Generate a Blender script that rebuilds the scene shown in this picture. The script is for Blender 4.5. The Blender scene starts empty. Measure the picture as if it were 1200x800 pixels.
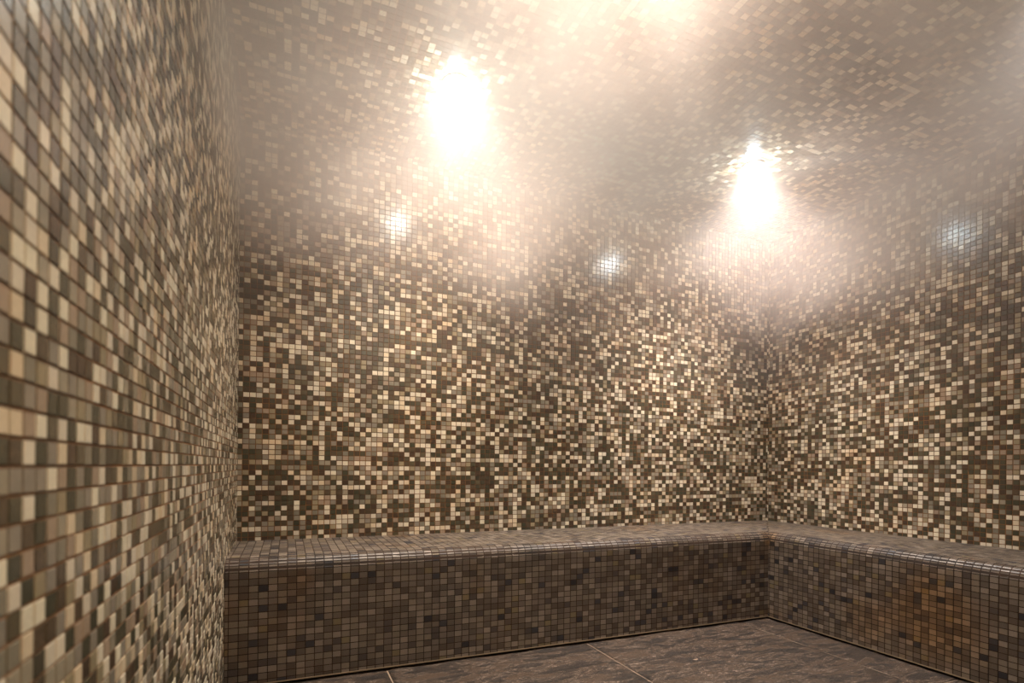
import bpy, bmesh, math, random
import numpy as np
from mathutils import Vector, Matrix, noise as mnoise

S = bpy.context.scene
COL = S.collection
rng = np.random.default_rng(7)
random.seed(7)

# ------------------------------------------------------------------ camera
FPX, YAW, ROLL, HORIZON = 629.43, 0.396403, 0.009983, 546.28
EYE = 0.75
cam_data = bpy.data.cameras.new('camera')
cam = bpy.data.objects.new('camera', cam_data); COL.objects.link(cam)
cam_data.sensor_width = 36.0
cam_data.lens = FPX / 1200 * 36.0
cam_data.shift_y = (HORIZON - 400) / 1200
cam_data.clip_start = 0.02
cam.rotation_euler = (Matrix.Rotation(-YAW, 3, 'Z') @ Matrix.Rotation(math.pi / 2, 3, 'X') @ Matrix.Rotation(ROLL, 3, 'Z')).to_euler()
cam.location = (0, 0, EYE)
cam_data.dof.use_dof = True
cam_data.dof.focus_distance = 2.6
cam_data.dof.aperture_fstop = 4.0
S.camera = cam

# ------------------------------------------------------------------ world, exposure
W = bpy.data.worlds.new('world'); S.world = W; W.use_nodes = True
W.node_tree.nodes['Background'].inputs[0].default_value = (0, 0, 0, 1)
W.node_tree.nodes['Background'].inputs[1].default_value = 0.0
S.view_settings.view_transform = 'Standard'
S.view_settings.look = 'None'
S.view_settings.gamma = 1.0
S.view_settings.use_curve_mapping = False
S.view_settings.exposure = 0.0
cy = S.cycles
cy.use_denoising = True
cy.max_bounces = 6; cy.diffuse_bounces = 4; cy.glossy_bounces = 3; cy.volume_bounces = 3
cy.volume_step_rate = 1.0
cy.sample_clamp_indirect = 4.0
cy.caustics_reflective = False; cy.caustics_refractive = False

# lamps: x, y, power, colour (the lamp itself is built further down)
LAMP_WARM = (1.0, 0.70, 0.46)
LAMP_NEUTRAL = (1.0, 0.90, 0.84)
LAMPS = [
    (0.565, 1.92, 165.0, (1.0, 0.88, 0.77), 'glowing ceiling downlight above the left part of the back bench'),
    (2.00, 1.89, 230.0, LAMP_NEUTRAL, 'glowing ceiling downlight near the inner corner of the bench'),
    (0.565, 0.86, 180.0, (1.0, 0.83, 0.70), 'warm ceiling downlight beside the left wall, above the top edge of the view'),
    (2.00, 0.80, 15.0, LAMP_NEUTRAL, 'ceiling downlight beside the right wall, above the top right corner of the view'),
    (0.565, -0.20, 380.0, LAMP_WARM, 'unseen warm downlight added behind the viewpoint to brighten the left wall'),  # no such lamp in view, added to light the left wall
    (2.00, -0.20, 60.0, LAMP_NEUTRAL, 'unseen downlight added behind the viewpoint to brighten the right wall'),  # also an added lamp out of view, keeps the right wall bright
]
FOG_PEAK, FOG_BASE = 3.6, 0.09

# ------------------------------------------------------------------ dimensions (metres)
L, R, D, Y0, H = 0.1912, 2.7908, 2.5, -0.95, 2.17     # left wall, right wall, back wall, front wall, ceiling
ZT, BD, BR = 0.4266, 0.4798, 0.5227                    # bench top, depth on the back wall, depth on the right wall
FZ = -0.014                                            # floor (the mosaic of the bench starts at z = 0)
GAP, THICK = 0.0026, 0.0012

# ------------------------------------------------------------------ materials
def srgb(r, g, b):
    f = lambda c: (c / 255 / 12.92) if c / 255 <= 0.04045 else ((c / 255 + 0.055) / 1.055) ** 2.4
    return (f(r), f(g), f(b))

def nmat(name):
    m = bpy.data.materials.new(name); m.use_nodes = True
    nt = m.node_tree; b = nt.nodes['Principled BSDF']
    return m, nt, b

def N(nt, t, **kw):
    n = nt.nodes.new(t)
    for k, v in kw.items():
        if k in n.inputs.keys(): n.inputs[k].default_value = v
        else: setattr(n, k, v)
    return n

def mathn(nt, op, a, b=None, c=None, clamp=False):
    n = nt.nodes.new('ShaderNodeMath'); n.operation = op; n.use_clamp = clamp
    for i, x in enumerate((a, b, c)):
        if x is None: continue
        if isinstance(x, (int, float)): n.inputs[i].default_value = x
        else: nt.links.new(x, n.inputs[i])
    return n.outputs[0]

def mix(nt, fac, a, b, mode='MIX'):
    n = nt.nodes.new('ShaderNodeMix'); n.data_type = 'RGBA'; n.blend_type = mode
    for sock, x in ((n.inputs['Factor'], fac), (n.inputs['A'], a), (n.inputs['B'], b)):
        if isinstance(x, (int, float)): sock.default_value = x
        elif isinstance(x, tuple): sock.default_value = (*x, 1)
        else: nt.links.new(x, sock)
    return n.outputs['Result']

def ramp(nt, fac, lo, hi):
    n = nt.nodes.new('ShaderNodeMapRange'); n.interpolation_type = 'SMOOTHSTEP'
    nt.links.new(fac, n.inputs[0]); n.inputs[1].default_value = lo; n.inputs[2].default_value = hi
    return n.outputs[0]

def mosaic_material(name, rough, rust, spots=()):
    m, nt, b = nmat(name)
    pos = N(nt, 'ShaderNodeNewGeometry').outputs['Position']
    at = N(nt, 'ShaderNodeAttribute', attribute_name='tile_colour')
    n1 = N(nt, 'ShaderNodeTexNoise', Scale=260.0, Detail=3.0); nt.links.new(pos, n1.inputs['Vector'])
    n2 = N(nt, 'ShaderNodeTexNoise', Scale=3.2, Detail=4.0); nt.links.new(pos, n2.inputs['Vector'])
    f1 = mathn(nt, 'MULTIPLY_ADD', n1.outputs[0], 0.36, 0.82)
    comb = N(nt, 'ShaderNodeCombineColor')
    for i in range(3): nt.links.new(f1, comb.inputs[i])
    c = mix(nt, 1.0, at.outputs['Color'], comb.outputs[0], 'MULTIPLY')
    stain = ramp(nt, n2.outputs[0], 0.55, 0.75)                     # rusty mineral wash, in blotches
    c = mix(nt, mathn(nt, 'MULTIPLY', stain, rust), c, (1.0, 0.68, 0.36), 'MULTIPLY')
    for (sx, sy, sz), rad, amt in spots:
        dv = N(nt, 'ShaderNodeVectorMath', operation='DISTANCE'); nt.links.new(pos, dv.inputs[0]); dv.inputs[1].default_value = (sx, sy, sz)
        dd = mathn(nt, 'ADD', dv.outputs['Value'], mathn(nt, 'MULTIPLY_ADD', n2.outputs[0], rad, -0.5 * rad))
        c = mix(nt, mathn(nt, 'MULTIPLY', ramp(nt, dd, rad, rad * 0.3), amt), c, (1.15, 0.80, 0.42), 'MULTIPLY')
    nt.links.new(c, b.inputs['Base Color'])
    n3 = N(nt, 'ShaderNodeTexNoise', Scale=420.0, Detail=2.0); nt.links.new(pos, n3.inputs['Vector'])
    rr = mathn(nt, 'MULTIPLY_ADD', n3.outputs[0], 0.25, rough - 0.1)
    nt.links.new(rr, b.inputs['Roughness'])
    bump = N(nt, 'ShaderNodeBump', Strength=0.12, Distance=0.001); nt.links.new(n3.outputs[0], bump.inputs['Height'])
    nt.links.new(bump.outputs[0], b.inputs['Normal'])
    return m

def grout_material(name, c1, c2):
    m, nt, b = nmat(name)
    pos = N(nt, 'ShaderNodeNewGeometry').outputs['Position']
    n = N(nt, 'ShaderNodeTexNoise', Scale=4.0, Detail=5.0); nt.links.new(pos, n.inputs['Vector'])
    nt.links.new(mix(nt, ramp(nt, n.outputs[0], 0.35, 0.65), c1, c2), b.inputs['Base Color'])
    b.inputs['Roughness'].default_value = 0.85
    return m

M_WALL = mosaic_material('glazed_mosaic', 0.18, 0.3)
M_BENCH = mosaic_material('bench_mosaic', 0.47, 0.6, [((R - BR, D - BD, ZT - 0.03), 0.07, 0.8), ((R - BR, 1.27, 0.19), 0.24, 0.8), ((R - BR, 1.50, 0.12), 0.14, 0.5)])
M_GROUT = grout_material('grout', srgb(92, 66, 42), srgb(132, 88, 46))
M_BGROUT = grout_material('bench_grout', srgb(42, 32, 25), srgb(62, 42, 26))

def slate_material():
    m, nt, b = nmat('riven_slate')
    pos = N(nt, 'ShaderNodeNewGeometry').outputs['Position']
    mp = N(nt, 'ShaderNodeMapping'); mp.inputs['Rotation'].default_value = (0, 0, 0.5); mp.inputs['Scale'].default_value = (1.0, 3.2, 1.0)
    nt.links.new(pos, mp.inputs['Vector'])
    n1 = N(nt, 'ShaderNodeTexNoise', Scale=6.0, Detail=8.0, Roughness=0.65, Distortion=1.2); nt.links.new(mp.outputs[0], n1.inputs['Vector'])
    n2 = N(nt, 'ShaderNodeTexNoise', Scale=45.0, Detail=6.0, Roughness=0.7); nt.links.new(mp.outputs[0], n2.inputs['Vector'])
    c = mix(nt, ramp(nt, n1.outputs[0], 0.36, 0.66), srgb(32, 24, 18), srgb(78, 59, 43))
    n4 = N(nt, 'ShaderNodeTexNoise', Scale=120.0, Detail=4.0, Roughness=0.7); nt.links.new(mp.outputs[0], n4.inputs['Vector'])
    c = mix(nt, mathn(nt, 'MULTIPLY', ramp(nt, n4.outputs[0], 0.50, 0.66), 0.40), c, srgb(132, 108, 90))
    vein = ramp(nt, mathn(nt, 'ABSOLUTE', mathn(nt, 'SUBTRACT', n1.outputs[0], 0.52)), 0.014, 0.0)
    c = mix(nt, mathn(nt, 'MULTIPLY', mathn(nt, 'MULTIPLY', vein, ramp(nt, n2.outputs[0], 0.42, 0.60)), 0.9), c, srgb(190, 165, 145))
    nt.links.new(c, b.inputs['Base Color'])
    b.inputs['Roughness'].default_value = 0.48
    h = mathn(nt, 'MULTIPLY_ADD', n1.outputs[0], 1.0, mathn(nt, 'MULTIPLY', n2.outputs[0], 0.6))
    bump = N(nt, 'ShaderNodeBump', Strength=1.0, Distance=0.012); nt.links.new(h, bump.inputs['Height'])
    nt.links.new(bump.outputs[0], b.inputs['Normal'])
    return m
M_SLATE = slate_material()

def plain(name, c, rough=0.5, metal=0.0):
    m, nt, b = nmat(name)
    pos = N(nt, 'ShaderNodeNewGeometry').outputs['Position']
    n = N(nt, 'ShaderNodeTexNoise', Scale=60.0, Detail=4.0); nt.links.new(pos, n.inputs['Vector'])
    lo = tuple(x * 0.7 for x in c)
    nt.links.new(mix(nt, n.outputs[0], lo, c), b.inputs['Base Color'])
    b.inputs['Roughness'].default_value = rough; b.inputs['Metallic'].default_value = metal
    return m
M_JOINT = plain('floor_joint', srgb(176, 150, 126), 0.8)
M_SEAL = plain('sealant', srgb(150, 128, 100), 0.6)
M_PLINTH = plain('plinth_gap_shade', srgb(26, 20, 17), 0.7)  # shade of the gap under the bench, put into the colour
M_TRIM = plain('lamp_trim', srgb(205, 200, 195), 0.35, 0.6)

def emit(name, c, s):
    m = bpy.data.materials.new(name); m.use_nodes = True; nt = m.node_tree
    nt.nodes.remove(nt.nodes['Principled BSDF'])
    e = N(nt, 'ShaderNodeEmission'); e.inputs[0].default_value = (*c, 1); e.inputs[1].default_value = s
    nt.links.new(e.outputs[0], nt.nodes['Material Output'].inputs['Surface'])
    return m

# ------------------------------------------------------------------ palettes (tile colours, not light)
CREAM = [srgb(214, 200, 176), srgb(204, 190, 168), srgb(220, 204, 178), srgb(206, 186, 156)]
MID = [srgb(140, 129, 110), srgb(128, 118, 104), srgb(138, 124, 98), srgb(120, 112, 96), srgb(146, 126, 106)]
DARK = [srgb(74, 69, 54), srgb(68, 62, 50), srgb(80, 67, 52), srgb(72, 57, 45), srgb(66, 63, 49), srgb(84, 75, 58)]
WALL_PAL = CREAM + MID + DARK
WALL_PAL = [tuple(min(0.8, k * c) for c in t) for k, t in zip([1.16] * 4 + [1.28] * 5 + [1.28] * 6, WALL_PAL)]
BENCH_PAL = [srgb(138, 124, 110), srgb(126, 112, 96), srgb(116, 102, 90), srgb(108, 94, 80), srgb(98, 86, 74),
             srgb(90, 76, 64), srgb(80, 70, 64), srgb(64, 60, 62), srgb(48, 44, 46), srgb(124, 108, 80)]
BENCH_PAL = [tuple(0.92 * c for c in k) for k in BENCH_PAL]
BENCH_W = np.array([.12, .17, .18, .16, .13, .1, .06, .04, .015, .025]); BENCH_W /= BENCH_W.sum()
def wall_index(pc, pm):
    r = rng.random()
    if r < pc: return int(rng.integers(0, 4))
    if r < pc + pm: return 4 + int(rng.integers(0, 5))
    return 9 + int(rng.integers(0, 6))

# ------------------------------------------------------------------ object helpers
def link(name, me, mat=None, parent=None, loc=None, rot=None):
    o = bpy.data.objects.new(name, me); COL.objects.link(o)
    if mat is not None: me.materials.append(mat)
    if parent is not None: o.parent = parent
    if loc is not None: o.location = loc
    if rot is not None: o.rotation_euler = rot
    return o

def tag(o, label=None, cat=None, group=None, kind=None):
    for k, v in (('label', label), ('category', cat), ('group', group), ('kind', kind)):
        if v: o[k] = v
    return o

def mesh_from(verts, faces, name='m'):
    me = bpy.data.meshes.new(name); me.from_pydata([tuple(v) for v in verts], [], faces); me.update()
    return me

def box(name, lo, hi, mat, parent=None):
    x0, y0, z0 = lo; x1, y1, z1 = hi
    v = [(x0, y0, z0), (x1, y0, z0), (x1, y1, z0), (x0, y1, z0), (x0, y0, z1), (x1, y0, z1), (x1, y1, z1), (x0, y1, z1)]
    f = [(0, 3, 2, 1), (4, 5, 6, 7), (0, 1, 5, 4), (1, 2, 6, 5), (2, 3, 7, 6), (3, 0, 4, 7)]
    return link(name, mesh_from(v, f, name), mat, parent)

# camera projection to pick the tiles that show largest
_c, _s = math.cos(YAW), math.sin(YAW)
def project(P):
    d = P - np.array([0, 0, EYE])
    z = d[..., 0] * _s + d[..., 1] * _c
    x = d[..., 0] * _c - d[..., 1] * _s
    zz = np.where(z > 0.05, z, np.nan)
    u, v = x / zz, d[..., 2] / zz
    cr, sr = math.cos(ROLL), math.sin(ROLL)
    return 600 + FPX * (cr * u + sr * v), HORIZON - FPX * (cr * v - sr * u)

def area_px(q):                      # q: (n,4,3)
    x, y = project(q)
    a = np.abs(0.5 * sum(x[:, i] * y[:, (i + 1) % 4] - x[:, (i + 1) % 4] * y[:, i] for i in range(4)))
    mx, my = x.mean(1), y.mean(1)
    ok = (mx > -6) & (mx < 1206) & (my > -6) & (my < 806) & np.isfinite(a)
    return np.where(ok, a, 0.0)

def set_colour(me, cols):            # one colour per face
    at = me.attributes.new('tile_colour', 'FLOAT_COLOR', 'FACE')
    c = np.ones((len(cols), 4), np.float32); c[:, :3] = cols
    at.data.foreach_set('color', c.ravel())

def tiles_stuff(name, quads, normals, idx, pal, mat, parent):
    """all the small tiles of one surface: real chamfered pieces in one mesh"""
    q = quads; n = len(q)
    ctr = q.mean(1, keepdims=True)
    tilt = rng.normal(0, 0.010, (n, 4, 1)) * 0.008
    top = ctr + (q - ctr) * 0.955 + normals[:, None, :] * (THICK + tilt)
    base = q - normals[:, None, :] * 0.0004
    v = np.concatenate([base, top], 1).reshape(-1, 3).astype(np.float32)
    f0 = np.array([[4, 5, 6, 7], [0, 1, 5, 4], [1, 2, 6, 5], [2, 3, 7, 6], [3, 0, 4, 7]])
    f = (np.arange(n)[:, None, None] * 8 + f0[None]).reshape(-1)
    me = bpy.data.meshes.new(name)
    me.vertices.add(n * 8); me.vertices.foreach_set('co', v.ravel())
    me.loops.add(n * 20); me.loops.foreach_set('vertex_index', f.astype(np.int32))
    me.polygons.add(n * 5); me.polygons.foreach_set('loop_start', np.arange(0, n * 20, 4, dtype=np.int32))
    me.polygons.foreach_set('loop_total', np.full(n * 5, 4, np.int32))
    me.update(calc_edges=True)
    me.polygons.foreach_set('use_smooth', np.zeros(n * 5, bool))
    P = np.array(pal)[idx] * (1 + rng.normal(0, 0.06, (n, 1)))
    set_colour(me, np.repeat(np.clip(P, 0, 1), 5, 0))
    me.validate()
    o = link(name, me, mat, parent); o['kind'] = 'stuff'
    return o

def tile_mesh(w, h, col, name):
    """a single glazed tile with a chamfered edge, centred, facing +Z"""
    a, b = w / 2, h / 2; k = 0.955
    lo = [(-a, -b, -.0004), (a, -b, -.0004), (a, b, -.0004), (-a, b, -.0004)]
    v = lo + [(x * k, y * k, THICK) for x, y, _ in lo]
    f = [(4, 5, 6, 7), (3, 2, 1, 0)] + [(i, (i + 1) % 4, 4 + (i + 1) % 4, 4 + i) for i in range(4)]
    me = mesh_from(v, f, name); set_colour(me, [col] * len(f))
    return me

def lay(parent, quads, U, Wv, idx, pal, mat, size, whole, parts, stuff_name):
    """300 largest whole tiles in the picture become parts, all others one stuff part"""
    quads = np.array(quads); U = np.array(U); Wv = np.array(Wv); idx = np.array(idx); whole = np.array(whole)
    nrm = np.cross(U, Wv); nrm /= np.linalg.norm(nrm, axis=1)[:, None]
    ar = area_px(quads) * whole
    pick = np.argsort(-ar)[:parts]; pick = pick[ar[pick] > 0]
    meshes = []
    for i, c in enumerate(pal):
        me = tile_mesh(size[0], size[1], c, 'tile'); me.materials.append(mat); meshes.append(me)
    for k in pick:
        o = bpy.data.objects.new('tile', meshes[idx[k]]); COL.objects.link(o); o.parent = parent
        o.matrix_local = Matrix((( U[k][0], Wv[k][0], nrm[k][0], 0), (U[k][1], Wv[k][1], nrm[k][1], 0), (U[k][2], Wv[k][2], nrm[k][2], 0), (0, 0, 0, 1)))
        o.location = quads[k].mean(0)
    rest = np.ones(len(quads), bool); rest[pick] = False
    tiles_stuff(stuff_name, quads[rest], nrm[rest], idx[rest], pal, mat, parent)

def grid(o, u, w, len_u, len_w, pu, pw, ph_u=0.0, ph_w=0.0, colour=None, skip=None):
    """tile rectangles over a plane o + a*u + b*w; joints at ph_u + k*pu and ph_w + k*pw"""
    o, u, w = (np.array(t, float) for t in (o, u, w))
    A = []; UU = []; WW = []; I = []; F = []
    def cuts(n, p, ph):
        k0 = math.ceil(-ph / p) - 1; res = []
        k = k0
        while ph + k * p < n:
            a, b = max(0, ph + k * p), min(n, ph + (k + 1) * p)
            if b - a > GAP * 1.8: res.append((a, b, (b - a) > p * 0.999))
            k += 1
        return res
    for b0, b1, fw in cuts(len_w, pw, ph_w):
        for a0, a1, fu in cuts(len_u, pu, ph_u):
            if skip and skip((a0 + a1) / 2, (b0 + b1) / 2): continue
            g = GAP / 2; j = rng.normal(0, 0.00022, 2)
            c = [(a0 + g + j[0], b0 + g + j[1]), (a1 - g + j[0], b0 + g + j[1]), (a1 - g + j[0], b1 - g + j[1]), (a0 + g + j[0], b1 - g + j[1])]
            A.append([o + x * u + y * w for x, y in c]); UU.append(u); WW.append(w)
            I.append(colour((a0 + a1) / 2, (b0 + b1) / 2)); F.append(fu and fw)
    return A, UU, WW, I, F

# ------------------------------------------------------------------ the room
T = 0.08
wall_left = tag(box('wall_left', (-L - T, Y0, FZ), (-L, D, H), M_GROUT), kind='structure')
wall_back = tag(box('wall_back', (-L - T, D, FZ), (R + T, D + T, H), M_GROUT), kind='structure')
wall_right = tag(box('wall_right', (R, Y0, FZ), (R + T, D, H), M_GROUT), kind='structure')
wall_front = tag(box('wall_front', (-L - T, Y0 - T, FZ), (R + T, Y0, H), M_GROUT), kind='structure')
ceiling = tag(box('ceiling', (-L - T, Y0 - T, H), (R + T, D + T, H + T), M_GROUT), kind='structure')
floor = tag(box('floor', (-L - T, Y0 - T, FZ - 0.06), (R + T, D + T, FZ - 0.0012), M_JOINT), kind='structure')

mix_col = lambda a, b: wall_index(0.235, 0.30)
# nearest tiles of the left wall, row by row from above, light / middle / dark as they are laid
NEAR = ['mldldlmmmmm', 'mldldmmdmdm', 'mdldmldddll', 'dlmmlmmmmld', 'ddmmddmmmdm', 'llmldldlldl', 'ddldmlddmdm', 'mmmmlmdmdml',
        'ddldmmdmmlm', 'mmddmmlmdml', 'ldmdmmmlmml', 'mldmmdlmldm', 'mdllddmldlm', 'mmlddmldlmd', 'lmmdlldmmdl']
def left_col(a, b):
    i = math.floor((D - a - 0.5110) / 0.0230) + 1; j = 6 - math.floor((FZ + b - 0.7461) / 0.0221)
    if 0 <= i < 11 and 0 <= j < len(NEAR):
        k = NEAR[j][i]
        return int(rng.integers(0, 4)) if k == 'l' else 4 + int(rng.integers(0, 5)) if k == 'm' else 9 + int(rng.integers(0, 6))
    return wall_index(0.31, 0.36)
ceil_col = lambda a, b: wall_index(0.22, 0.22)

# left wall: u runs towards the camera so that u x w points into the room
PU, PW = 0.0230, 0.0221
g = grid((-L, D, FZ), (0, -1, 0), (0, 0, 1), D - Y0, H - FZ, PU, PW, (D - 0.5338) % PU, (0.7461 - FZ) % PW, left_col,
         skip=lambda a, b: a < BD - 0.012 and b < ZT - FZ - 0.012)
g2 = [np.array(x) for x in g]
lay(wall_left, g2[0][:, ::-1], -g2[1], g2[2], g2[3], WALL_PAL, M_WALL, (PU - GAP, PW - GAP), g[4], 300, 'mosaic_tiles')
# back wall
PU, PW = 0.0250, 0.0217
g = grid((-L, D, ZT - 0.012), (1, 0, 0), (0, 0, 1), L + R, H - ZT + 0.012, PU, PW, 0.018, 0.006, mix_col)
lay(wall_back, *g[:4], WALL_PAL, M_WALL, (PU - GAP, PW - GAP), g[4], 300, 'mosaic_tiles')
# right wall
PU, PW = 0.0228, 0.0210
g = grid((R, D, ZT - 0.012), (0, -1, 0), (0, 0, 1), D - Y0, H - ZT + 0.012, PU, PW, 0.010, 0.006, mix_col)
lay(wall_right, *g[:4], WALL_PAL, M_WALL, (PU - GAP, PW - GAP), g[4], 300, 'mosaic_tiles')
# front wall (behind the camera)
PU, PW = 0.0250, 0.0217
g = grid((R, Y0, FZ), (-1, 0, 0), (0, 0, 1), L + R, H - FZ, PU, PW, 0.0, 0.0, mix_col)
lay(wall_front, *g[:4], WALL_PAL, M_WALL, (PU - GAP, PW - GAP), g[4], 0, 'mosaic_tiles')
# ceiling, with holes where the lamps are let in
PU, PW = 0.0250, 0.0220
def near_lamp(a, b):
    x, y = -L + a, D - b
    return any((x - l[0]) ** 2 + (y - l[1]) ** 2 < 0.052 ** 2 for l in LAMPS)
g = grid((-L, D, H), (1, 0, 0), (0, -1, 0), L + R, D - Y0, PU, PW, 0.018, 0.0, ceil_col, skip=near_lamp)
lay(ceiling, *g[:4], WALL_PAL, M_WALL, (PU - GAP, PW - GAP), g[4], 300, 'mosaic_tiles')

# floor slabs of riven dark slate
def slab(x0, x1, y0, y1):
    nx = 44; ny = max(4, int(44 * (y1 - y0) / (x1 - x0)))
    V = []; F = []
    for j in range(ny + 1):
        for i in range(nx + 1):
            x = x0 + (x1 - x0) * i / nx; y = y0 + (y1 - y0) * j / ny
            p = Vector((x * 5.0 + y * 2.0, y * 14.0 - x * 6.0, x0))
            z = 0.0035 * mnoise.fractal(p, 1.0, 2.0, 5)
            e = min(i, nx - i, j, ny - j)
            z = FZ + min(z, 0.004) * (0.3 if e == 0 else 1.0) + 0.0018 * (e > 0)
            V.append((x, y, z))
    for j in range(ny):
        for i in range(nx):
            a = j * (nx + 1) + i; F.append((a, a + 1, a + nx + 2, a + nx + 1))
    # skirts
    ring = [i for i in range(nx + 1)] + [j * (nx + 1) + nx for j in range(1, ny + 1)] + [ny * (nx + 1) + i for i in range(nx - 1, -1, -1)] + [j * (nx + 1) for j in range(ny - 1, 0, -1)]
    b0 = len(V)
    for r in ring: V.append((V[r][0], V[r][1], FZ - 0.006))
    for k in range(len(ring)):
        m = (k + 1) % len(ring); F.append((ring[m], ring[k], b0 + k, b0 + m))
    o = link('stone_slab', mesh_from(V, F, 'stone_slab'), M_SLATE, floor)
    for p in o.data.polygons: p.use_smooth = True
XS = [-L, 0.350, 1.206, 2.082, R]
YS = [Y0, 0.10, 1.18, D]
for i in range(4):
    for j in range(3):
        slab(XS[i] + 0.0026, XS[i + 1] - 0.0026, YS[j] + 0.0026, YS[j + 1] - 0.0026)

# ------------------------------------------------------------------ the bench
bench = bpy.data.objects.new('corner_bench', None); COL.objects.link(bench)
bench.location = (R - BR, D - BD, FZ)
tag(bench, 'L-shaped built-in bench with rounded nose, clad in taupe and brown mosaic', 'bench')
BM = Matrix.Translation((-bench.location.x, -bench.location.y, -bench.location.z))
BO = np.array(bench.location)
RAD = 0.044
# profile of top + nose + front: list of (distance from wall as fraction handled below, z)
def profile(depth, n=10):
    p = [(0.002, ZT), (depth - RAD, ZT)]
    for k in range(1, n + 1):
        t = math.pi / 2 * k / n
        p.append((depth - RAD + RAD * math.sin(t), ZT - RAD + RAD * math.cos(t)))
    p.append((depth, 0.0))
    return p
# body: both legs lofted through the mitre
pb, pr = profile(BD), profile(BR)
V = []; F = []
for (db, z), (dr, _) in zip(pb, pr):
    V += [(-L + 0.002, D - db, z), (R - dr, D - db, z), (R - dr, Y0 + 0.002, z)]
for k in range(len(pb) - 1):
    a = k * 3
    F += [(a, a + 3, a + 4, a + 1), (a + 1, a + 4, a + 5, a + 2)]
body = link('bench_core', mesh_from([tuple(np.array(v) - BO) for v in V], F, 'bench_core'), M_BGROUT, bench)
for p in body.data.polygons: p.use_smooth = False

def bench_tiles(depth, leg):
    """rows across the profile, columns along the leg"""
    quads = []; U = []; Wd = []; I = []; Fu = []
    row = 0.0231 if leg == 'back' else 0.0214
    colw = 0.0302 if leg == 'back' else 0.0272
    arc = RAD * math.pi / 2
    n_arc = 3
    rows = []
    k = 0; z = ZT - RAD
    # front face, from the nose down to the floor
    while z > 0.004:
        z2 = max(0.0, z - row); 
        if z - z2 > 0.006: rows.append(((depth, z), (depth, z2), (1, 0)))
        z = z2
    for i in range(n_arc):
        t0, t1 = math.pi / 2 * i / n_arc, math.pi / 2 * (i + 1) / n_arc; tm = (t0 + t1) / 2
        q = lambda t: (depth - RAD + RAD * math.sin(t), ZT - RAD + RAD * math.cos(t))
        rows.append((q(t0), q(t1), (math.sin(tm), math.cos(tm))))
    d = depth - RAD
    while d > 0.004:
        d2 = max(0.002, d - row)
        if d - d2 > 0.006: rows.append(((d2, ZT), (d, ZT), (0, 1)))
        d = d2
    other = BR if leg == 'back' else BD
    length = (L + R) if leg == 'back' else (D - Y0)
    for (da, za), (db_, zb), nrm in rows:
        rl = math.hypot(da - db_, za - zb)
        gf = GAP / 2 / rl
        d0, z0 = da + (db_ - da) * gf, za + (zb - za) * gf
        d1, z1 = db_ + (da - db_) * gf, zb + (za - zb) * gf
        m0 = length - d0 / depth * other; m1 = length - d1 / depth * other      # mitre limit of this row
        a = -0.016 if leg == 'back' else -0.004
        while a < max(m0, m1):
            b = a + colw
            s0 = max(a + GAP / 2, 0.003); e0 = min(b - GAP / 2, m0 - 0.0001); e1 = min(b - GAP / 2, m1 - 0.0001)
            if min(e0, e1) - s0 > 0.0004:
                if leg == 'back':
                    P = [(-L + s0, D - d1, z1), (-L + e1, D - d1, z1), (-L + e0, D - d0, z0), (-L + s0, D - d0, z0)]
                    u = np.array([1.0, 0, 0]); n3 = np.array([0, -nrm[0], nrm[1]])
                else:
                    P = [(R - d1, Y0 + e1, z1), (R - d1, Y0 + s0, z1), (R - d0, Y0 + s0, z0), (R - d0, Y0 + e0, z0)]
                    P = [P[0], P[1], P[2], P[3]]
                    u = np.array([0, -1.0, 0]); n3 = np.array([-nrm[0], 0, nrm[1]])
                w3 = np.cross(n3, u)
                full = abs((e0 - s0) - (colw - GAP)) < 1e-4 and abs((e1 - s0) - (colw - GAP)) < 1e-4 and abs(rl - row) < 0.0008
                quads.append([np.array(p) - BO for p in P]); U.append(u); Wd.append(w3)
                I.append(int(rng.choice(len(BENCH_PAL), p=BENCH_W))); Fu.append(full)
            a = b
    return quads, U, Wd, I, Fu, (colw - GAP, row - GAP)

_ap = area_px
area_px = lambda q: _ap(q + BO)
for depth, leg in ((BD, 'back'), (BR, 'right')):
    q, U, Wd, I, Fu, size = bench_tiles(depth, leg)
    lay(bench, q, U, Wd, I, BENCH_PAL, M_BENCH, size, Fu, 150, 'mosaic_tiles')
area_px = _ap

# set-back plinth, coloured near-black as the shadow gap under the cladding, and the pale sealant bead on its lower edge
def lpath(name, inset, z0, z1, w, mat):
    db, dr = BD + inset, BR + inset
    xs = [(-L + 0.002, D - db), (R - dr, D - db), (R - dr, Y0 + 0.002)]
    xi = [(-L + 0.002, D - db + w), (R - dr + w, D - db + w), (R - dr + w, Y0 + 0.002)]
    V = [(*p, z) for z in (z0, z1) for p in xs] + [(*p, z) for z in (z0, z1) for p in xi]
    F = []
    for k in range(2):
        F += [(k, k + 1, 3 + k + 1, 3 + k), (6 + k + 1, 6 + k, 9 + k, 9 + k + 1), (3 + k, 3 + k + 1, 9 + k + 1, 9 + k), (k + 1, k, 6 + k, 6 + k + 1)]
    F += [(0, 3, 9, 6), (5, 2, 8, 11)]
    return link(name, mesh_from([tuple(np.array(v) - BO) for v in V], F, name), mat, bench)
lpath('plinth', -0.010, FZ - 0.003, 0.0, 0.02, M_PLINTH)
tag(lpath('sealant_bead', 0.0035, -0.0022, 0.0012, 0.012, M_SEAL), label='thin pale sealant line along the foot of the bench')

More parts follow.
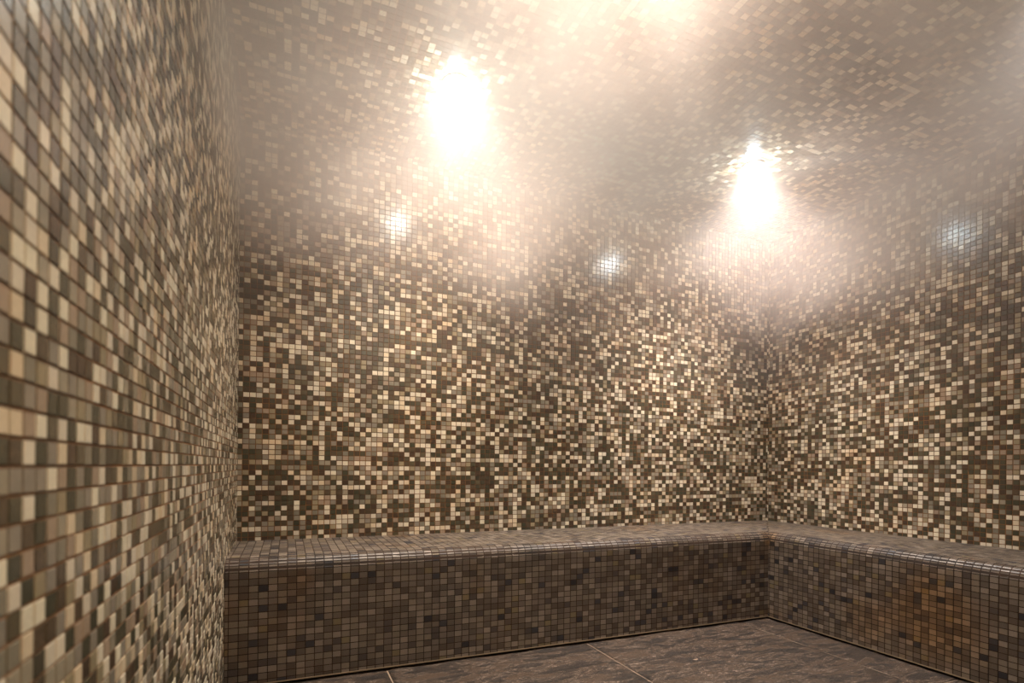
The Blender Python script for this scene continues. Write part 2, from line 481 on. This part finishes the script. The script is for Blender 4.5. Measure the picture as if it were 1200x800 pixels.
# ------------------------------------------------------------------ ceiling lamps
def ring_mesh(r0, r1, z0, z1, n=40):
    V = []; F = []
    for r, z in ((r0, z0), (r0, z1), ((r0 + r1) / 2, z1 - 0.002), (r1, z1), (r1, z0)):
        for k in range(n):
            t = 2 * math.pi * k / n; V.append((r * math.cos(t), r * math.sin(t), z))
    for s in range(4):
        for k in range(n):
            m = (k + 1) % n; F.append((s * n + k, s * n + m, (s + 1) * n + m, (s + 1) * n + k))
    return mesh_from(V, F, 'trim_ring')
def lens_mesh(r, z, n=32):
    V = [(0, 0, z - 0.003)]; F = []
    for rr, dz in ((r * 0.6, -0.002), (r, 0.0)):
        for k in range(n):
            t = 2 * math.pi * k / n; V.append((rr * math.cos(t), rr * math.sin(t), z + dz))
    for k in range(n):
        m = (k + 1) % n; F.append((0, 1 + m, 1 + k)); F.append((1 + k, 1 + m, 1 + n + m, 1 + n + k))
    return mesh_from(V, F, 'lens')
for (x, y, power, col, label), spill in zip(LAMPS, (0.08, 0.06, 0.012, 0.01, 0.005, 0.01)):
    e = bpy.data.objects.new('recessed_downlight', None); COL.objects.link(e); e.location = (x, y, H)
    tag(e, label, 'ceiling light')
    link('trim_ring', ring_mesh(0.036, 0.048, 0.0, -0.006), M_TRIM, e)
    link('lens', lens_mesh(0.037, -0.002), emit('lamp_glow', col, 60.0), e)
    ld = bpy.data.lights.new('lamp_light', 'SPOT'); ld.energy = power; ld.color = col
    ld.spot_size = math.radians(110); ld.spot_blend = 1.0; ld.shadow_soft_size = 0.03
    lo = bpy.data.objects.new('lamp_light', ld); COL.objects.link(lo); lo.parent = e; lo.location = (0, 0, -0.012)
    sd = bpy.data.lights.new('lamp_spill', 'POINT'); sd.energy = power * spill; sd.color = col; sd.shadow_soft_size = 0.03   # light leaving the domed lens sideways
    so = bpy.data.objects.new('lamp_spill', sd); COL.objects.link(so); so.parent = e; so.location = (0, 0, -0.045)

# ------------------------------------------------------------------ steam under the ceiling
def steam():
    m = bpy.data.materials.new('steam'); m.use_nodes = True; nt = m.node_tree
    nt.nodes.remove(nt.nodes['Principled BSDF'])
    pos = N(nt, 'ShaderNodeNewGeometry').outputs['Position']
    sep = N(nt, 'ShaderNodeSeparateXYZ'); nt.links.new(pos, sep.inputs[0])
    n1 = N(nt, 'ShaderNodeTexNoise', Scale=1.5, Detail=3.0, Roughness=0.55, Distortion=0.8); nt.links.new(pos, n1.inputs['Vector'])
    zz = mathn(nt, 'ADD', sep.outputs[2], mathn(nt, 'MULTIPLY_ADD', n1.outputs[0], 0.7, -0.35))
    lay_ = ramp(nt, zz, 1.40, 1.85)
    swirl = ramp(nt, n1.outputs[0], 0.30, 0.72)
    dens = mathn(nt, 'MULTIPLY', lay_, mathn(nt, 'MULTIPLY_ADD', swirl, 1.3, 0.35))
    for (lx, ly, *_r), clear in zip(LAMPS[:2], (0.92, 0.86)):                                    # steam thinned in columns under two lamps to shrink their glow
        dv = N(nt, 'ShaderNodeVectorMath', operation='DISTANCE'); dv.inputs[1].default_value = (lx, ly, 0)
        fl = N(nt, 'ShaderNodeVectorMath', operation='MULTIPLY'); nt.links.new(pos, fl.inputs[0]); fl.inputs[1].default_value = (1, 1, 0)
        nt.links.new(fl.outputs[0], dv.inputs[0])
        dens = mathn(nt, 'MULTIPLY', dens, mathn(nt, 'MULTIPLY_ADD', mathn(nt, 'MAXIMUM', ramp(nt, dv.outputs['Value'], 0.05, 0.60), ramp(nt, sep.outputs[2], 2.00, 2.13)), clear, 1.0 - clear))
    side = mathn(nt, 'MULTIPLY_ADD', ramp(nt, sep.outputs[0], 0.85, 2.0), -0.50, 1.0)     # the cloud thins towards the right wall
    dens = mathn(nt, 'MULTIPLY', dens, side)
    low = ramp(nt, sep.outputs[2], 0.9, 1.3)
    dens = mathn(nt, 'MULTIPLY_ADD', dens, FOG_PEAK, mathn(nt, 'MULTIPLY', low, FOG_BASE))
    v = N(nt, 'ShaderNodeVolumeScatter'); v.inputs['Color'].default_value = (0.52, 0.425, 0.38, 1); v.inputs['Anisotropy'].default_value = 0.0
    nt.links.new(dens, v.inputs['Density'])
    nt.links.new(v.outputs[0], nt.nodes['Material Output'].inputs['Volume'])
    return m
st = box('steam_cloud', (-L + 0.004, Y0 + 0.004, 0.9), (R - 0.004, D - 0.004, H - 0.003), steam())
tag(st, 'pale drifting steam gathered in the upper half under the mosaic ceiling', 'steam', kind='stuff')
